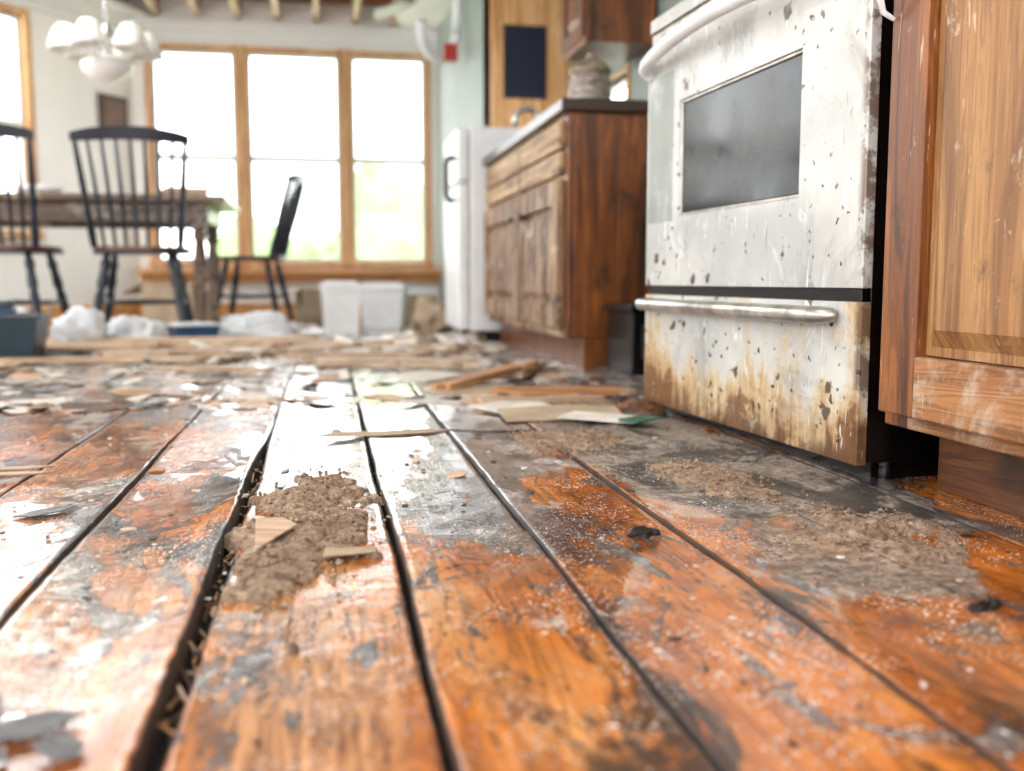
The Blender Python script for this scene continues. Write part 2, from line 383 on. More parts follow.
# ---------------------------------------------------------------- walls
H=2.22
def wall(name,p0,p1,openings,mat,th=.12,h=H+.18):
    p0=Vector((*p0,0)); p1=Vector((*p1,0)); d=p1-p0; Ln=d.length
    mb=MB(); x=0
    for (a,b,z0,z1) in sorted(openings):
        mb.box(x,a,0,th,-.02,h); mb.box(a,b,0,th,-.02,z0); mb.box(a,b,0,th,z1,h); x=b
    mb.box(x,Ln,0,th,-.02,h)
    return mb.build(name,[mat],p0,math.atan2(d.y,d.x))
def window(name,p0,p1,a,b,z0,z1,rail=.5,case=.05):
    p0=Vector((*p0,0)); p1=Vector((*p1,0)); d=p1-p0
    mb=MB(); w=b-a; h=z1-z0; c=case
    mb.box(-c,0,-.02,.10,-c,h+c,0); mb.box(w,w+c,-.02,.10,-c,h+c,0)
    mb.box(0,w,-.02,.10,h,h+c*.8,0); mb.box(-c-.01,w+c+.01,-.05,.10,-c*.8,0,0)
    f=.022
    mb.box(0,f,.03,.07,0,h,1); mb.box(w-f,w,.03,.07,0,h,1); mb.box(f,w-f,.03,.07,0,f*1.3,1); mb.box(f,w-f,.03,.07,h-f,h,1)
    mb.box(f,w-f,.025,.075,h*rail-.026,h*rail+.026,1)
    o=mb.build(name,[TRIM,WHITE],(0,0,0),math.atan2(d.y,d.x),.003)
    dn=d.normalized(); o.location=p0+dn*a+Vector((0,0,z0)); return o
A,B=(-1.38,8.0),(.9,8.0)
ops=[(.138,.734,.44,2.01),(.831,1.51,.44,2.01),(1.61,2.171,.44,2.01)]
wall('wall_far',A,B,ops,WALLM)
for i,o in enumerate(ops): window('window_%d'%(i+1),A,B,*o,rail=.5,case=.047)
G=(-3.2,5.46)
lenG=math.hypot(G[0]-A[0],G[1]-A[1])
opb=[(lenG-1.95,lenG-.93,.62,2.02)]
wall('wall_bay',G,A,opb,WALLM); window('window_4',G,A,*opb[0],rail=.5,case=.05)
opl=[(.6,2.4,.5,2.05),(3.2,5.6,.3,2.1)]
wall('wall_left',(-3.2,-1.6),G,opl,WALLM); window('window_5',(-3.2,-1.6),G,*opl[0]); window('window_6',(-3.2,-1.6),G,*opl[1])
opr=[(.35,4.3,.35,2.1)]
wall('wall_rear',(1.42,-1.6),(-3.2,-1.6),opr,WALLM)
window('window_7',(1.42,-1.6),(-3.2,-1.6),*opr[0])
wall('wall_nook',(.9,8.0),(.9,5.72),[],WALLG)
wall('wall_return',(.9,5.72),(1.42,5.72),[],WALLG,th=.06)
wr=[(5.72-5.45,5.72-4.62,1.02,1.28)]
wall('wall_right',(1.42,5.72),(1.42,-1.6),wr,WALLG); window('window_8',(1.42,5.72),(1.42,-1.6),*wr[0],case=.02)
mb=MB(); mb.box(-1.38,.9,7.93,8.0,2.13,H,0); mb.box(-1.38,.9,7.97,8.0,2.08,2.13,0); mb.build('trim_1',[WHITE],bevel=.006)
mb=MB(); M=Matrix.Translation(Vector((*G,0)))@Matrix.Rotation(math.atan2(A[1]-G[1],A[0]-G[0]),4,'Z')
mb.box(0,lenG,-.07,0,2.13,H,0,M); mb.box(0,lenG,-.03,0,2.08,2.13,0,M); mb.build('trim_2',[WHITE],bevel=.006)
mb=MB(); mb.box(-1.36,.9,7.82,8.0,.345,.385,0); mb.box(-1.36,.9,7.93,8.0,.28,.345,0);mb.build('trim_3',[TRIMX],bevel=.005)
mb=MB(); mb.box(-1.38,.9,7.975,8.0,0,.12,0); mb.build('baseboard_far',[TRIMX],bevel=.004)
mb=MB(); mb.box(0,lenG,-.02,0,0,.12,0,M); mb.build('baseboard_bay',[TRIMX],bevel=.004)
mb=MB(); mb.box(-3.3,1.5,-1.7,6.3,H,H+.02,0)
mb.prism([(-3.3,6.3),(-1.55,6.3),(-1.3,6.9),(-1.5,7.4),(-1.2,8.0),(-1.9,8.0)],H,H+.02,0)
mb.prism([(.35,6.3),(1.5,6.3),(1.5,8.05),(.62,8.05),(.55,7.6),(.68,7.2)],H,H+.02,0)
mb.box(-3.4,1.55,-1.7,8.15,H+.17,H+.2,1)
mb.prism([(-.05,-.16),(.32,-.12),(.36,.1),(.20,.16),(-.02,.1)],0,.015,0,Matrix.Translation((.42,7.45,H-.035))@Matrix.Rotation(-.35,4,'Y'))
mb.build('ceiling',[CEIL,LATH])
mb=MB(); xx=-1.5
while xx<1: mb.box(xx,xx+.045,5.9,8.0,H+.03,H+.17,0); xx+=.29
mb.box(-1.5,.9,7.1,7.14,H+.05,H+.17,1)
mb.build('ceiling_joists',[JOIST,LATH])

# ---------------------------------------------------------------- stove
W=.850
mb=MB()
mb.box(.004,W-.004,.004,.55,.03,.838,1)
mb.box(.03,W-.03,.03,.52,0,.03,1)
mb.box(-.002,W+.002,-.010,.555,.838,.866,0)
mb.box(.0,W,-.006,.02,.796,.834,2)
mb.box(0,W,.51,.555,.866,1.02,0)
d0,d1=-.014,.003
gx0,gx1,gz0,gz1=.181,.656,.438,.660
mb.frame(0,W,.288,.788,gx0-.006,gx1+.006,gz0-.006,gz1+.006,d0,d1,0)
mb.frame(gx0-.006,gx1+.006,gz0-.006,gz1+.006,gx0,gx1,gz0,gz1,d0+.004,d1,2)
mb.box(gx0,gx1,d0+.007,d1,gz0,gz1,3)
mb.box(.012,.150,d0-.0015,d0+.002,.425,.735,5)
mb.box(0,W,d0,d1,.028,.268,0)
mb.box(.01,W-.01,d0+.006,d1,.268,.288,1)
mb.tube([(.012,-.022,.247),(.022,-.034,.247),(.04,-.040,.247),(.765,-.040,.247),(.782,-.034,.247),(.790,-.018,.247)],[.010,.0125,.0135,.0135,.0125,.009],2,16)
mb.box(.03,.775,-.034,-.012,.234,.260,0)
hp=[(.018,-.014,.738)]+[(.02+(W-.04)*t,-.030-.042*math.sin(math.pi*min(1,max(0,t)))**.6,.756+.014*math.sin(math.pi*t)) for t in[k/16 for k in range(17)]]+[(W-.018,-.014,.738)]
mb.tube(hp,[.010]+[.0145]*17+[.010],4,16)
for i in range(5): mb.tube([(.15+i*.14,.51,.95),(.15+i*.14,.48,.95)],.02,1,16)
for bx,by in((.22,.15),(.64,.15),(.22,.38),(.64,.38)):
    pts=[(bx+(.015+.0035*t)*math.cos(t*.5),by+(.015+.0035*t)*math.sin(t*.5),.873) for t in range(0,24)]
    mb.tube(pts,.0045,1,8)
for fx in(.04,W-.04):
    for fy in(.06,.50): mb.tube([(fx,fy,0),(fx,fy,.03)],.018,1,12)
mb.build('kitchen_stove',[ENAMEL,BLACK,STAINM,OVG,PLWHITE,OVS],(.727,2.182,0),math.atan2(-.998,.057),.004,3)

# ---------------------------------------------------------------- near base cabinet (right)
mb=MB()
FX=.779
mb.box(FX+.02,1.40,-.6,1.290,.097,.84,0)
mb.box(FX+.08,1.40,-.6,1.28,0,.097,3)
mb.box(FX,FX+.02,1.235,1.290,.097,.84,0)
mb.box(FX,FX+.02,-.6,1.235,.097,.135,2)
mb.box(FX,FX+.02,-.6,1.235,.80,.84,2)
mb.box(FX,FX+.02,.52,.60,.135,.80,0)
mb.box(FX-.025,1.40,-.6,1.295,.84,.88,4)
def MX(xf,ytop,z): return Matrix.Translation((xf,ytop,z))@Matrix.Rotation(-math.pi/2,4,'Z')
panel_door(mb,MX(FX,1.272,.118),.70,.70,.082,.022,0,1,2)
panel_door(mb,MX(FX,.55,.118),.70,.70,.082,.022,0,1,2)
mb.tube([(FX-.022,1.245,.735),(FX-.045,1.245,.738),(FX-.055,1.25,.715),(FX-.052,1.258,.68),(FX-.04,1.265,.655),(FX-.024,1.262,.645)],[.005,.005,.0055,.005,.004,.003],5,10)
mb.tube([(FX-.022,1.262,.70),(FX-.04,1.262,.70)],[.008,.010],6,12)
mb.build('kitchen_base_cabinet',[OAK,OAKP,OAKY,TOE,COUNTER,PLWHITE,RUBBER],bevel=.004)

# ---------------------------------------------------------------- far sink cabinet
mb=MB(); FX=.81; Y0,Y1=3.325,5.0
mb.box(FX+.02,1.40,Y0,Y1,.10,.86,0)
mb.box(FX+.06,1.40,Y0+.01,Y1,0,.10,0)
for q in((Y0,Y0+.06),(4.06,4.12),(Y1-.05,Y1)): mb.box(FX,FX+.02,q[0],q[1],.10,.86,0)
mb.box(FX,FX+.02,Y0+.06,Y1-.05,.10,.14,4); mb.box(FX,FX+.02,Y0+.06,Y1-.05,.82,.86,4); mb.box(FX,FX+.02,Y0+.06,Y1-.05,.63,.67,4)
panel_door(mb,MX(FX,4.07,.13),.70,.51,.085,.028,1,1); panel_door(mb,MX(FX,4.96,.13),.86,.51,.085,.028,1,1)
for a,b in((3.37,4.07),(4.10,4.96)):
    mb.box(FX-.02,FX,a,b,.66,.735,4); mb.box(FX-.02,FX,a,b,.745,.835,4)
for yy in(3.98,4.2): mb.tube([(FX-.02,yy,.55),(FX-.045,yy,.55)],[.008,.014],3,12)
mb.box(FX-.03,1.40,Y0-.03,Y1,.86,.90,2)
mb.build('sink_cabinet',[CABSIDE,WEATH,COUNTER,BLACK,WEATHY],bevel=.004)
mb=MB()
mb.lathe([(0,0),(.06,0),(.072,.01),(.076,.05),(.07,.10),(.066,.115),(.074,.12),(.076,.128),(.07,.14),(.05,.158),(.02,.168),(.012,.172),(.016,.18),(.012,.19),(0,.192)],mat=0)
for z in(.03,.06,.09): mb.lathe([(.074,z-.003),(.079,z),(.074,z+.003)],mat=1)
mb.build('cookie_jar',[plain('jar_glaze',L(156,140,120),.25,scale=30,var=.3),CHROME],(.93,3.50,.90))
mb=MB(); mb.lathe([(0,0),(.03,0),(.03,.01),(.016,.02),(.014,.07)],mat=0)
mb.tube([(0,0,.06)]+[(-.055+.055*math.cos(t),0,.10+.055*math.sin(t)) for t in[i*math.pi/8 for i in range(9)]]+[(-.11,0,.08)],.013,0,12)
mb.tube([(0,.06,0),(0,.06,.05),(0.0,.03,.06)],[.012,.01,.007],0,10)
mb.build('sink_faucet',[CHROME],(.95,4.45,.90))
mb=MB(); mb.box(1.10,1.40,4.2,4.58,1.30,2.1,0); mb.box(1.09,1.10,4.2,4.58,1.29,1.33,1)
panel_door(mb,MX(1.10,4.57,1.32),.36,.76,.06,.02,0,0)
mb.build('wall_cabinet',[CABSIDE,OAK],bevel=.004)
mb=MB(); mb.box(.72,1.32,5.03,5.60,.04,1.06,0); mb.box(.66,.715,5.03,5.60,.05,.78,0); mb.box(.66,.715,5.03,5.60,.79,1.055,0)
mb.box(.75,1.3,5.06,5.58,0,.04,1)
mb.tube([(.66,5.10,.70),(.62,5.10,.70),(.61,5.10,.74),(.61,5.10,.88),(.62,5.10,.91),(.66,5.10,.91)],.014,1,10)
mb.build('refrigerator',[PLWHITE,BLACK],bevel=.012,seg=3)
mb=MB(); mb.box(.93,1.40,5.665,5.715,1.06,2.2,0)
mb.box(.93,1.00,5.63,5.665,1.06,2.2,1); mb.box(1.25,1.40,5.63,5.665,1.06,2.2,1)
mb.box(1.00,1.25,5.63,5.665,1.71,2.2,1); mb.box(1.00,1.25,5.63,5.665,1.06,1.31,1); mb.box(1.00,1.25,5.645,5.665,1.31,1.71,2)
mb.build('wall_panel_with_chalkboard',[OAK,TRIM,NAVY],bevel=.004)
mb=MB(); pts=[(-.12*math.cos(t)*1.0,0.25*math.sin(t*.7),-.17*math.sin(t)) for t in[i*math.pi/14 for i in range(15)]]
rad=[.03+.004*(i%2) for i in range(15)]; mb.tube(pts,rad,0,16); mb.tube([(.12,.20,0),(.12,.2,.25)],.03,0,14); mb.box(.02,.10,.02,.08,-.22,-.12,1)
mb.build('vent_hose',[PLWHITE,RED],(.72,6.2,1.85),0)
# ---------------------------------------------------------------- chairs
def windsor(name,loc,rz):
    mb=MB()
    poly=[]
    for k in range(28):
        t=2*math.pi*k/28
        xx=.225*math.copysign(abs(math.cos(t))**.75,math.cos(t)); yy=.21*math.copysign(abs(math.sin(t))**.75,math.sin(t))
        xx*=1+.10*(yy/.21); poly.append((xx,yy))
    mb.prism(poly,.425,.440,0); mb.prism([(a*.97,b*.97) for a,b in poly],.440,.458,1)
    prof=[0,.08,.12,.2,.35,.42,.47,.7,.85,1]; rr=[.014,.017,.024,.018,.024,.016,.022,.020,.014,.011]
    feet={}
    for sx in(-1,1):
        for sy in(-1,1):
            a=Vector((sx*.14,sy*.13,.43)); b=Vector((sx*.215,sy*.215,0)); feet[sx,sy]=(a,b)
            mb.tube([a.lerp(b,p) for p in prof],rr,0,12)
    def mid(sx,sy,t): a,b=feet[sx,sy]; return a.lerp(b,t)
    for sx in(-1,1):
        a,b=mid(sx,-1,.55),mid(sx,1,.55); mb.tube([a,a.lerp(b,.5),b],[.009,.015,.009],0,10)
    a=(mid(-1,-1,.55)+mid(-1,1,.55))/2; b=(mid(1,-1,.55)+mid(1,1,.55))/2
    mb.tube([a,a.lerp(b,.5),b],[.009,.015,.009],0,10)
    def crest(u): return Vector((u*.255,-.30-.035*(1-abs(u)**2),.955-.02*u*u))
    for sx in(-1,1):
        a=Vector((sx*.19,-.165,.45)); b=crest(sx*.93); mb.tube([a.lerp(b,p) for p in(0,.15,.3,.6,.85,1)],[.015,.019,.013,.015,.012,.010],0,12)
    for i in range(7):
        u=-.72+i*.24; a=Vector((u*.20,-.18,.45)); b=crest(u); m=a.lerp(b,.5)+Vector((0,.015,0)); mb.tube([a,m,b],[.0075,.0095,.007],0,8)
    cp=[crest(-1+i*.125) for i in range(17)]
    vs=[];fs=[]
    for i,p in enumerate(cp):
        u=-1+i*.125; hh=.030*(1-.35*abs(u)**3)
        for dy,dz in((-.009,-hh),(.009,-hh),(.009,hh),(-.009,hh)): vs.append((p.x,p.y+dy-dz*.2,p.z+dz))
    for i in range(16):
        for k in range(4):
            k2=(k+1)%4; fs.append((i*4+k,(i+1)*4+k,(i+1)*4+k2,i*4+k2))
    fs+=[(0,1,2,3),(67,66,65,64)]; mb.add(vs,fs,0,False)
    return mb.build(name,[CHAIRM,CHAIRW],loc,rz,.003)
windsor('dining_chair',(-.87,5.14,0),0.06)
windsor('dining_chair',(-1.47,5.12,0),-.1)
windsor('dining_chair',(-.47,6.85,0),math.radians(80))
TX1=-.50; T0,T1=5.42,6.35
mb=MB(); 
mb.box(-2.3,TX1,T0,T1,.70,.735,0)
mb.box(-2.2,TX1-.1,T0+.1,T0+.12,.60,.70,0); mb.box(-2.2,TX1-.1,T1-.12,T1-.1,.60,.70,0); mb.box(TX1-.12,TX1-.1,T0+.12,T1-.12,.60,.70,0); mb.box(-2.2,-2.18,T0+.12,T1-.12,.60,.70,0)
for tx in(-2.15,TX1-.15):
    for ty in(T0+.15,T1-.15):
        mb.box(tx-.035,tx+.035,ty-.035,ty+.035,.56,.70,0)
        mb.tube([(tx,ty,z) for z in(.56,.53,.50,.40,.25,.10,.06,.03,0)],[.03,.038,.026,.036,.03,.02,.028,.024,.018],0,14)
mb.build('dining_table',[TABLEM],bevel=.006)
mb=MB(); mb.box(-.18,.18,-.12,.12,0,.018,0); mb.box(-.15,.12,-.1,.1,.018,.045,1); mb.box(-.1,.14,-.08,.09,.045,.06,0)
mb.build('book_stack',[DEBO,CARD],(-.75,5.75,.735),.2,.003)
mb=MB(); mb.lathe([(0,.0),(.05,0),(.11,.03),(.13,.06),(.125,.06),(.10,.03),(0,.012)],mat=0); mb.build('serving_bowl',[PLWHITE],(-1.5,5.8,.735))
# chandelier
mb=MB(); 
mb.tube([(0,0,0.05),(0,0,.64)],.008,1,10); mb.lathe([(0,.66),(.06,.66),(.05,.64),(.01,.62)],mat=1)
mb.lathe([(.01,.16),(.03,.12),(.02,.08),(.035,.04),(.03,.0),(.012,-.02),(0,-.03)],mat=1)
mb.lathe([(.02,-.02),(.10,-.03),(.14,-.05),(.13,-.09),(.09,-.125),(.03,-.145),(0,-.15)],mat=0)
for i in range(6):
    t=i*math.pi/3+.3; c,s_=math.cos(t),math.sin(t)
    mb.tube([(c*r,s_*r,z) for r,z in((.02,.06),(.09,.02),(.16,.03),(.20,.08),(.20,.11))],.007,1,8)
    mb.lathe([(.018,.12),(.045,.11),(.07,.07),(.085,.02),(.095,-.02),(.09,-.018),(.06,.06),(.02,.10)],(c*.205,s_*.205,0.02),0,20)
mb.build('chandelier',[SHADE,CHROME],(-1.15,5.95,1.53),0)
mb=MB(); mb.box(-.13,.13,-.02,0,-.13,.13,0); mb.box(-.09,.09,-.024,-.018,-.09,.09,1)
ang=math.atan2(A[1]-G[1],A[0]-G[0]); pw=Vector((*G,0))+Vector((math.cos(ang),math.sin(ang),0))*(lenG-.20)
mb.build('picture_frame',[plain('dark_brown_frame',L(86,54,40),.4),plain('print',L(120,90,72),.5)],(pw.x,pw.y,1.50),ang,.003)

# ---------------------------------------------------------------- mid-ground clutter
def box_bin(name,loc,rz,w,d,h,mats,lid=True):
    mb=MB()
    def fr(z,s): return [(-w/2*s,-d/2*s,z),(w/2*s,-d/2*s,z),(w/2*s,d/2*s,z),(-w/2*s,d/2*s,z)]
    vs=fr(0,.88)+fr(h*.9,1)+fr(h*.9,.96)+fr(.01,.84)
    fs=[(3,2,1,0)]+[(i,(i+1)%4,4+(i+1)%4,4+i) for i in range(4)]+[(4+i,4+(i+1)%4,8+(i+1)%4,8+i) for i in range(4)]+[(8+i,8+(i+1)%4,12+(i+1)%4,12+i) for i in range(4)]+[(12,13,14,15)]
    mb.add(vs,fs,0)
    for q in((-w*.53,w*.53,-d*.53,-d*.49),(-w*.53,w*.53,d*.49,d*.53),(-w*.53,-w*.49,-d*.49,d*.49),(w*.49,w*.53,-d*.49,d*.49)): mb.box(q[0],q[1],q[2],q[3],h*.84,h*.92,0)
    if lid: mb.box(-w*.54,w*.54,-d*.54,d*.54,h*.925,h,1); mb.box(-w*.42,w*.42,-d*.42,d*.42,h,h*1.05,1)
    return mb.build(name,mats,loc,rz,.006)
box_bin('storage_bin',(-1.24,4.0,0),.1,.40,.30,.19,[PLTEAL,PLBLUE],False)
mb=MB(); mb.box(-.16,.16,-.11,.11,0,.02,0); mb.box(-.14,.15,-.1,.1,.02,.05,1); mb.build('tool_case',[PLBLUE,PLTEAL],(-1.30,4.0,.176),.2,.006)
box_bin('plastic_container',(.08,5.45,0),.1,.19,.17,.28,[PLWHITE,PLWHITE])
box_bin('plastic_container',(.36,6.35,0),-.2,.27,.22,.27,[PLWHITE,PLWHITE])
box_bin('plastic_container',(.60,6.9,0),.3,.25,.2,.22,[CARD,PLWHITE])
box_bin('plastic_container',(-.60,4.80,0),.4,.20,.14,.10,[PLBLUE,PLWHITE])
def carton(loc,rz,w,d,h):
    mb=MB(); t=.006
    mb.box(-w/2,w/2,-d/2,-d/2+t,0,h); mb.box(-w/2,w/2,d/2-t,d/2,0,h); mb.box(-w/2,-w/2+t,-d/2+t,d/2-t,0,h); mb.box(w/2-t,w/2,-d/2+t,d/2-t,0,h); mb.box(-w/2,w/2,-d/2,d/2,0,t)
    for sx in(-1,1): mb.box(0,w*.45,-d/2,d/2,0,t,0,Matrix.Translation((sx*w/2,0,h))@Matrix.Rotation(math.pi/2*(1-sx),4,'Z')@Matrix.Rotation(.5,4,'Y'))
    return mb.build('cardboard_box',[CARD],loc,rz,.001)
carton((-.02,7.35,0),.2,.34,.28,.24); carton((-1.0,7.2,0),-.3,.36,.30,.28)
def blob(name,loc,sz,seed,mat,amp=.35,sub=4):
    bm=bmesh.new(); bmesh.ops.create_icosphere(bm,subdivisions=sub,radius=1)
    for v in bm.verts:
        n=mn.fractal(v.co*1.4+Vector((seed,seed*2,0)),.8,2.2,4); c=abs(mn.noise(v.co*3+Vector((0,seed,5))))
        v.co*=1+amp*n-.25*c
        v.co.z=max(v.co.z,-.55)
        v.co=Vector((v.co.x*sz[0],v.co.y*sz[1],(v.co.z+.55)*sz[2]))
    me=D.meshes.new(name); bm.to_mesh(me); bm.free(); me.materials.append(mat)
    me.polygons.foreach_set('use_smooth',[True]*len(me.polygons))
    o=D.objects.new(name,me); COL.objects.link(o); o.location=loc; return o
BAG=plain('plastic_bag',L(230,234,238),.25,scale=6,var=.12,bmp=.3)
blob('plastic_bag',(-1.0,4.42,0),(.11,.09,.12),1,BAG)
blob('plastic_bag',(-.82,4.62,0),(.13,.08,.10),4,BAG)
blob('plastic_bag',(-.34,5.05,0),(.20,.10,.09),7,BAG)
blob('plastic_bag',(-1.36,4.50,0),(.16,.11,.13),15,BAG)
blob('rag_heap',(.62,5.9,0),(.12,.16,.14),9,CARD)

def boardobj(name,px,py,z,ln,wd,th,rz,mat,tilt=(0,0)):
    mb=MB(); h=ln/2
    e=[random.uniform(-.03,.03) for _ in range(12)]
    poly=[(-h+e[0],-wd/2),(h+e[1],-wd/2),(h+e[2],-wd*.15),(h+e[3]-.01,wd*.1),(h+e[4],wd/2),(-h+e[5],wd/2),(-h+e[6],wd*.2),(-h+e[7],-wd*.1)]
    mb.prism(poly,0,th,0)
    return mb.build(name,[mat],(px,py,z),0,.0015,1,rot=(tilt[0],tilt[1],rz))
boardobj('broken_floorboard',-.62,4.34,.030,1.15,.14,.018,.05,DEBW,(.2,.0))
boardobj('broken_floorboard',-.40,4.08,.010,.9,.12,.018,.25,DEBW,(.08,.0))
boardobj('broken_floorboard',-.85,3.80,.008,.8,.10,.015,-.1,DEBW)
boardobj('broken_floorboard',-.05,4.3,.022,.75,.10,.016,-.35,DEBW,(.1,.04))
boardobj('broken_floorboard',.24,3.46,.010,.55,.11,.018,-.32,DEBW,(.06,0))
boardobj('broken_floorboard',.12,3.75,.012,.5,.09,.018,-.1,DEBW)
boardobj('broken_floorboard',.45,2.80,.022,.45,.06,.018,.85,DEBO,(0,-.06))
boardobj('broken_floorboard',.60,2.50,.008,.32,.045,.016,-.25,DEBO,(.05,0))
boardobj('broken_floorboard',.52,2.36,.006,.30,.05,.012,-.05,DEBW)
boardobj('broken_floorboard',.62,3.1,.012,.45,.07,.018,1.2,DEBW)
boardobj('broken_floorboard',.30,4.6,.012,.7,.12,.018,.6,DEBW)
boardobj('broken_floorboard',-1.25,3.4,.010,.5,.09,.018,.2,DEBW)
boardobj('broken_floorboard',-.35,3.35,.008,.34,.07,.012,-.5,DEBW)
def flatpoly(name,px,py,z,pts,th,rz,mat,tilt=(0,0)):
    mb=MB(); mb.prism(pts,0,th,0); return mb.build(name,[mat],(px,py,z),0,.0008,1,rot=(tilt[0],tilt[1],rz))
flatpoly('cardboard_sheet',.50,2.14,.006,[(-.14,-.08),(.12,-.10),(.16,.05),(.03,.10),(-.12,.07)],.004,.1,CARD,(.03,.0))
flatpoly('cardboard_sheet',.58,2.02,.010,[(-.10,-.05),(.06,-.06),(.08,.05),(-.08,.06)],.003,-.4,PLASTER,(.0,.04))
flatpoly('cardboard_sheet',.42,2.28,.006,[(-.10,-.05),(.08,-.06),(.12,.05),(-.08,.06)],.004,.7,PLASTER,(.04,.0))
flatpoly('cardboard_sheet',.38,2.62,.006,[(-.12,-.07),(.10,-.06),(.12,.07),(-.10,.06)],.004,.4,CARD,(.04,.0))
flatpoly('cardboard_sheet',.30,3.05,.006,[(-.14,-.07),(.10,-.08),(.14,.07),(-.10,.09)],.004,1.0,PLASTER,(.04,.0))
flatpoly('magazine',.63,1.95,.014,[(-.04,-.025),(.04,-.025),(.04,.025),(-.04,.025)],.005,.6,plain('green_cover',L(60,110,88),.4))
flatpoly('vinyl_scrap',.10,1.93,.005,[(-.14,-.02),(-.02,-.035),(.10,-.02),(.15,.01),(.10,.035),(.0,.02),(-.08,.035)],.0015,.25,CARD,(0,.03))
for k,(q0,q1,l,r) in enumerate([(-.50,1.66,.11,.12),(-.49,1.60,.10,-.02),(-1.15,2.7,.25,.3),(-1.0,2.6,.22,-.1)]):
    boardobj('wood_sliver',q0,q1,.004+.003*(k%2),l,.018 if k<2 else .035,.004,r,DEBW)
CHIP=wood('raw_chip_wood',L(150,118,94),L(206,178,152),L(226,202,178),'x',.6)
flatpoly('wood_chip',-.062,1.125,.017,[(-.022,-.055),(.028,.03),(.012,.05),(-.018,.045)],.003,.1,CHIP,(.12,.1))
flatpoly('wood_chip',.02,1.06,.008,[(-.03,-.01),(.03,.0),(.034,.02),(-.02,.028)],.003,.2,CARD,(-.05,.05))
def shard(q0,q1,r,sc,mat=GREYF,th=.0015):
    n=6; pts=[(sc*.035*math.cos(t)*random.uniform(.7,1.15),sc*.022*math.sin(t)*random.uniform(.7,1.15)) for t in[i*2*math.pi/n for i in range(n)]]
    flatpoly('vinyl_shard',q0,q1,.003+random.random()*.006,pts,th,r,mat,(random.uniform(-.1,.1),random.uniform(-.1,.1)))
for q in[(-.20,.685,.2,.9),(-.245,.72,1.2,.8),(-.170,.645,2.2,.7),(-.29,.67,.5,.9),(-.22,.64,.9,.7),(-.25,.67,1.9,.6),(-.36,1.35,.3,1.1),(-.62,1.5,.2,1.3)]: shard(*q)

# ---------------------------------------------------------------- dirt mounds
sdm=NT('crumbly_dirt'); a=sdm.noise(60,6,.82); b2=sdm.noise(14,5,.7)
cd=sdm.ramp(a,[(.34,L(84,64,52)),(.46,L(150,124,102)),(.58,L(184,160,136)),(.7,L(216,200,180))]); cd=sdm.mix(sdm.st(b2,.5,.66,0,.6),cd,L(96,74,60))
sdm.bump(sdm.math('ADD',a,sdm.math('MULTIPLY',sdm.noise(220,3),.6)),1.0,.006); DIRT=sdm.fin(cd,.95)
def mound(name,cx,cy,rx,ry,h,rz=0,seed=0,res=.006,holes=(),rough=.9,pw=.45):
    vs=[];idx={};fs=[]; nx=int(rx*1.7/res); ny=int(ry*1.7/res)
    hs={}
    for i in range(-nx,nx+1):
        for j in range(-ny,ny+1):
            X,Y=i*res,j*res
            n=mn.fractal(Vector((X*13+seed,Y*10,seed)),.75,2.1,5)
            d=math.hypot(X/rx,Y/ry)+n*.6
            t=mn.fractal(Vector((X*30,Y*22,seed+3)),.6,2.1,4)
            z=h*(max(0,1-d))**pw*(.8+rough*t)+mn.noise(Vector((X*150,Y*150,seed)))*.0015 if d<1 else -.006
            for (hx,hy,hr) in holes:
                q=math.hypot(X-hx,(Y-hy)*.8)/hr+n*.6
                if q<1: z-= 1.1*h*(1-q)**.5
            hs[i,j]=max(z,-.006)
    for i in range(-nx,nx):
        for j in range(-ny,ny):
            q=[(i,j),(i+1,j),(i+1,j+1),(i,j+1)]
            if max(hs[k] for k in q)>-.004:
                f=[]
                for k in q:
                    if k not in idx: idx[k]=len(vs); vs.append((k[0]*res,k[1]*res,hs[k]))
                    f.append(idx[k])
                fs.append(f)
    mb=MB(); mb.add(vs,fs,0,True)
    for _ in range(int(420*rx*ry/.02)+160):
        t=random.uniform(0,6.28); rr=abs(random.gauss(.8,.35)); X,Y=rx*rr*math.cos(t),ry*rr*math.sin(t); s=random.choice([.001,.0015,.0015,.002,.003,.0045])
        zb=max(0,hs.get((round(X/res),round(Y/res)),0))
        o=[(X+s*random.uniform(.6,1.2)*a,Y+s*random.uniform(.6,1.2)*b,zb+s*.5+s*c*random.uniform(.6,1)) for a,b,c in((1,0,0),(0,1,0),(-1,0,0),(0,-1,0),(0,0,1),(0,0,-1))]
        mb.add(o,[(0,1,4),(1,2,4),(2,3,4),(3,0,4),(1,0,5),(2,1,5),(3,2,5),(0,3,5)],0)
    return mb.build(name,[DIRT],(cx,cy,.001),rz)
mound('dirt_pile',-.024,1.22,.068,.27,.016,-.05,2,.003,[(.018,.10,.035),(.035,-.08,.02)],.5,.22)
mound('dirt_pile',.46,1.80,.09,.14,.009,.15,5,.005)
mound('dirt_pile',.57,1.40,.06,.16,.009,.1,21,.005)
mound('dirt_pile',.64,1.05,.09,.11,.012,.05,8,.005,[(.02,-.02,.04)])
mound('dirt_pile',.60,2.42,.10,.16,.010,.1,12,.008)
mb=MB(); fm=[PLASTER,GREYF,CHIP,DARKCH,DEBO,BROWNF]
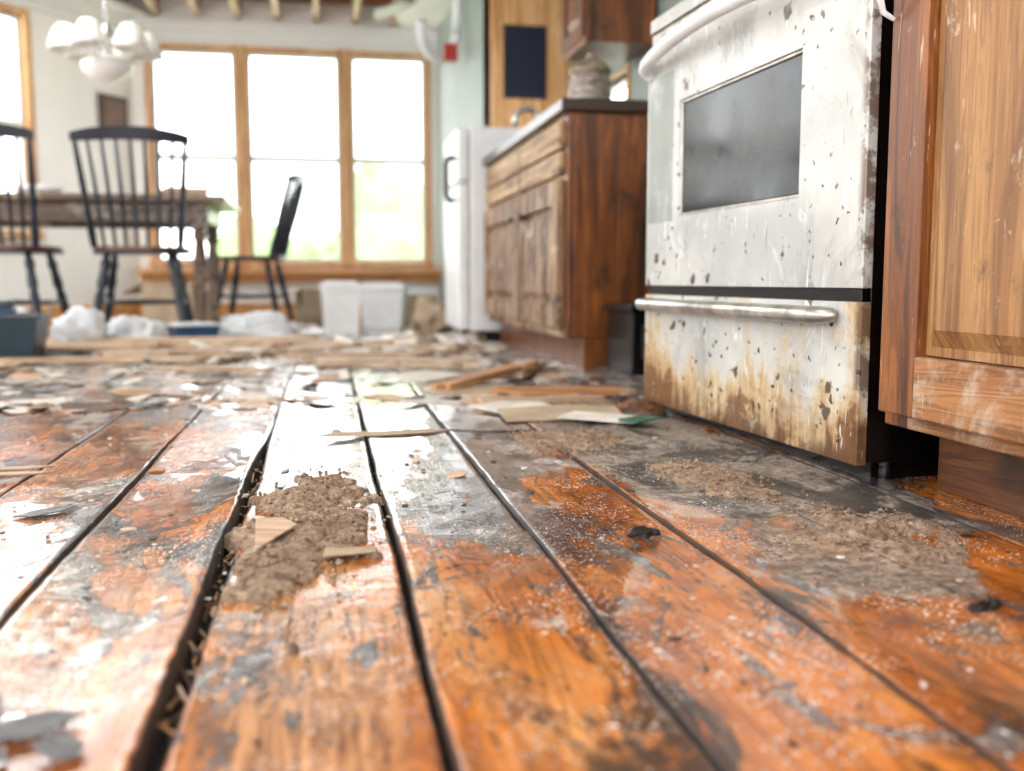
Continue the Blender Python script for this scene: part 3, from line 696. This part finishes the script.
for _ in range(2000):
    if random.random()<.62: X=random.uniform(-1.1,.80); Y=random.uniform(.5,2.6)
    else: X=random.uniform(-1.6,.8); Y=random.uniform(2.4,5.5)
    if X>.62 and 1.25<Y<2.25: continue
    far=Y>2.4
    s=abs(random.gauss(0,.0022))+.0009
    if far: s=abs(random.gauss(0,.032))+.008
    elif Y>1.2 and random.random()<.06: s*=4
    n=random.randint(5,8); a0=random.random()*6; el=random.uniform(.3,1)
    pts=[(s*random.uniform(.5,1.3)*math.cos(a0+i*2*math.pi/n),el*s*random.uniform(.5,1.3)*math.sin(a0+i*2*math.pi/n)) for i in range(n)]
    M=Matrix.Translation((X,Y,.002))@Matrix.Rotation(random.uniform(0,3),4,'Z')@Matrix.Rotation(random.uniform(-.15,.15),4,'X')@Matrix.Rotation(random.uniform(-.15,.15),4,'Y')
    mb.prism(pts,0,min(.0018,s*.3)+.0004,random.choices(range(6),[3,2,2,1.2,1.5,3] if not far else [5,1,3,.2,1,1])[0],M)
# splinters caught in the wide split
for _ in range(60):
    Y=random.uniform(.5,1.8); l=random.uniform(.006,.03)
    M=Matrix.Translation((-.111+random.uniform(-.006,.006),Y,random.uniform(-.018,-.004)))@Matrix.Rotation(math.pi/2+random.uniform(-.5,.5),4,'Z')@Matrix.Rotation(random.uniform(-.3,.3),4,'Y')
    mb.prism([(-l,-.0012),(l,-.0006),(l*.9,.001),(-l*.8,.0014)],0,.0012,random.choice([2,4,5]),M)
mb.build('debris_flakes',fm)
def rubble(name,cx,cy,rx,ry,n,s0,mats,w):
    mb=MB()
    for _ in range(n):
        t=random.uniform(0,6.28); r=math.sqrt(random.random()); X,Y=cx+rx*r*math.cos(t),cy+ry*r*math.sin(t)
        s=s0*random.uniform(.4,1.7); hz=s*random.uniform(.08,.28); zz=max(0,(1-r))*s0*.9*random.random()
        M=Matrix.Translation((X,Y,zz+hz/2+.004))@Matrix.Rotation(random.uniform(0,3),4,'Z')@Matrix.Rotation(random.uniform(-.35,.35),4,'X')
        n2=random.randint(4,6); el=random.uniform(.35,1)
        pts=[(s*random.uniform(.7,1.1)*math.cos(i*6.283/n2),el*s*random.uniform(.7,1.0)*math.sin(i*6.283/n2)) for i in range(n2)]
        mb.prism(pts,-hz/2,hz/2,random.choices(range(len(mats)),w)[0],M)
    return mb.build(name,mats,bevel=.002)
rubble('plaster_rubble',-.42,5.75,.45,.35,150,.08,[PLASTER,PLWHITE,CARD],[5,5,2])
rubble('plaster_rubble',.45,4.7,.28,.50,80,.06,[PLASTER,CARD,PLWHITE],[5,2,2])
rubble('plaster_rubble',-.1,4.2,.9,.30,60,.06,[PLASTER,CARD,DEBW],[5,3,3])
rubble('plaster_rubble',-.95,4.58,.45,.14,60,.06,[PLASTER,PLWHITE,PLBLUE,CARD],[5,5,1,1])
def lump(name,x,y,s,seed): blob(name,(x,y,.001),(s,s*.8,s*.55),seed,DARKCH,.5,3)
lump('charcoal_lump',.358,1.10,.015,3); lump('charcoal_lump',.375,1.105,.009,6)
lump('charcoal_lump',.574,.782,.012,8); lump('charcoal_lump',.60,.80,.008,11)
mb=MB(); mb.box(-.13,.13,-.12,.12,.0,.20,0); mb.box(-.14,.14,-.13,.13,.20,.225,0); mb.box(-.10,.10,-.131,-.12,.05,.16,1); mb.build('trash_box',[BLACK,RUBBER],(1.06,3.12,0),.05,.008)

# ---------------------------------------------------------------- outside
mb=MB(); mb.box(-30,30,8.3,60,-.6,-.5); mb.build('lawn',[plain('grass',L(206,216,186),.9,scale=2)])
LEAF=plain('foliage',L(158,188,126),.8,scale=3,var=.2,bmp=.1)
for (q,r,z,s_) in[(-1.2,19,-.3,1.3),(.9,16,-.4,1.1),(1.9,20,-.2,1.8)]:
    blob('shrub',(q,r,-.5),(s_,s_,s_*.9),q+r,LEAF,.6,3)

# ---------------------------------------------------------------- light
w=D.worlds.new('World'); SC.world=w; w.use_nodes=True
w.node_tree.nodes['Background'].inputs[0].default_value=(.96,.985,1,1); w.node_tree.nodes['Background'].inputs[1].default_value=5.4
def area(name,loc,rot,sx,sy,e,col):
    l=D.lights.new(name,'AREA'); l.shape='RECTANGLE'; l.size=sx; l.size_y=sy; l.energy=e; l.color=col
    o=D.objects.new(name,l); COL.objects.link(o); o.location=loc; o.rotation_euler=rot; return o
area('added_fill_light',(-.5,.6,2.19),(0,0,0),1.6,1.6,20,(1,.97,.93))  # unseen fill added for base light over the near floor, no fixture
area('added_fill_light',(-1.9,5.3,2.19),(0,0,0),.9,1.1,55,(1,.98,.95))  # unseen fill added to brighten the far end and put glints on the left floor

# ---------------------------------------------------------------- camera
cam=D.cameras.new('camera'); co=D.objects.new('camera',cam); COL.objects.link(co); SC.camera=co
cam.sensor_width=36; cam.lens=35.16; cam.clip_start=.02
co.location=(0,0,.3)
Fv=Vector((.1818,.9777,-.1049)).normalized()
co.rotation_euler=Fv.to_track_quat('-Z','Y').to_euler()
cam.dof.use_dof=True; cam.dof.focus_distance=1.35; cam.dof.aperture_fstop=2.9
SC.view_settings.view_transform='Standard'; SC.view_settings.exposure=0.08
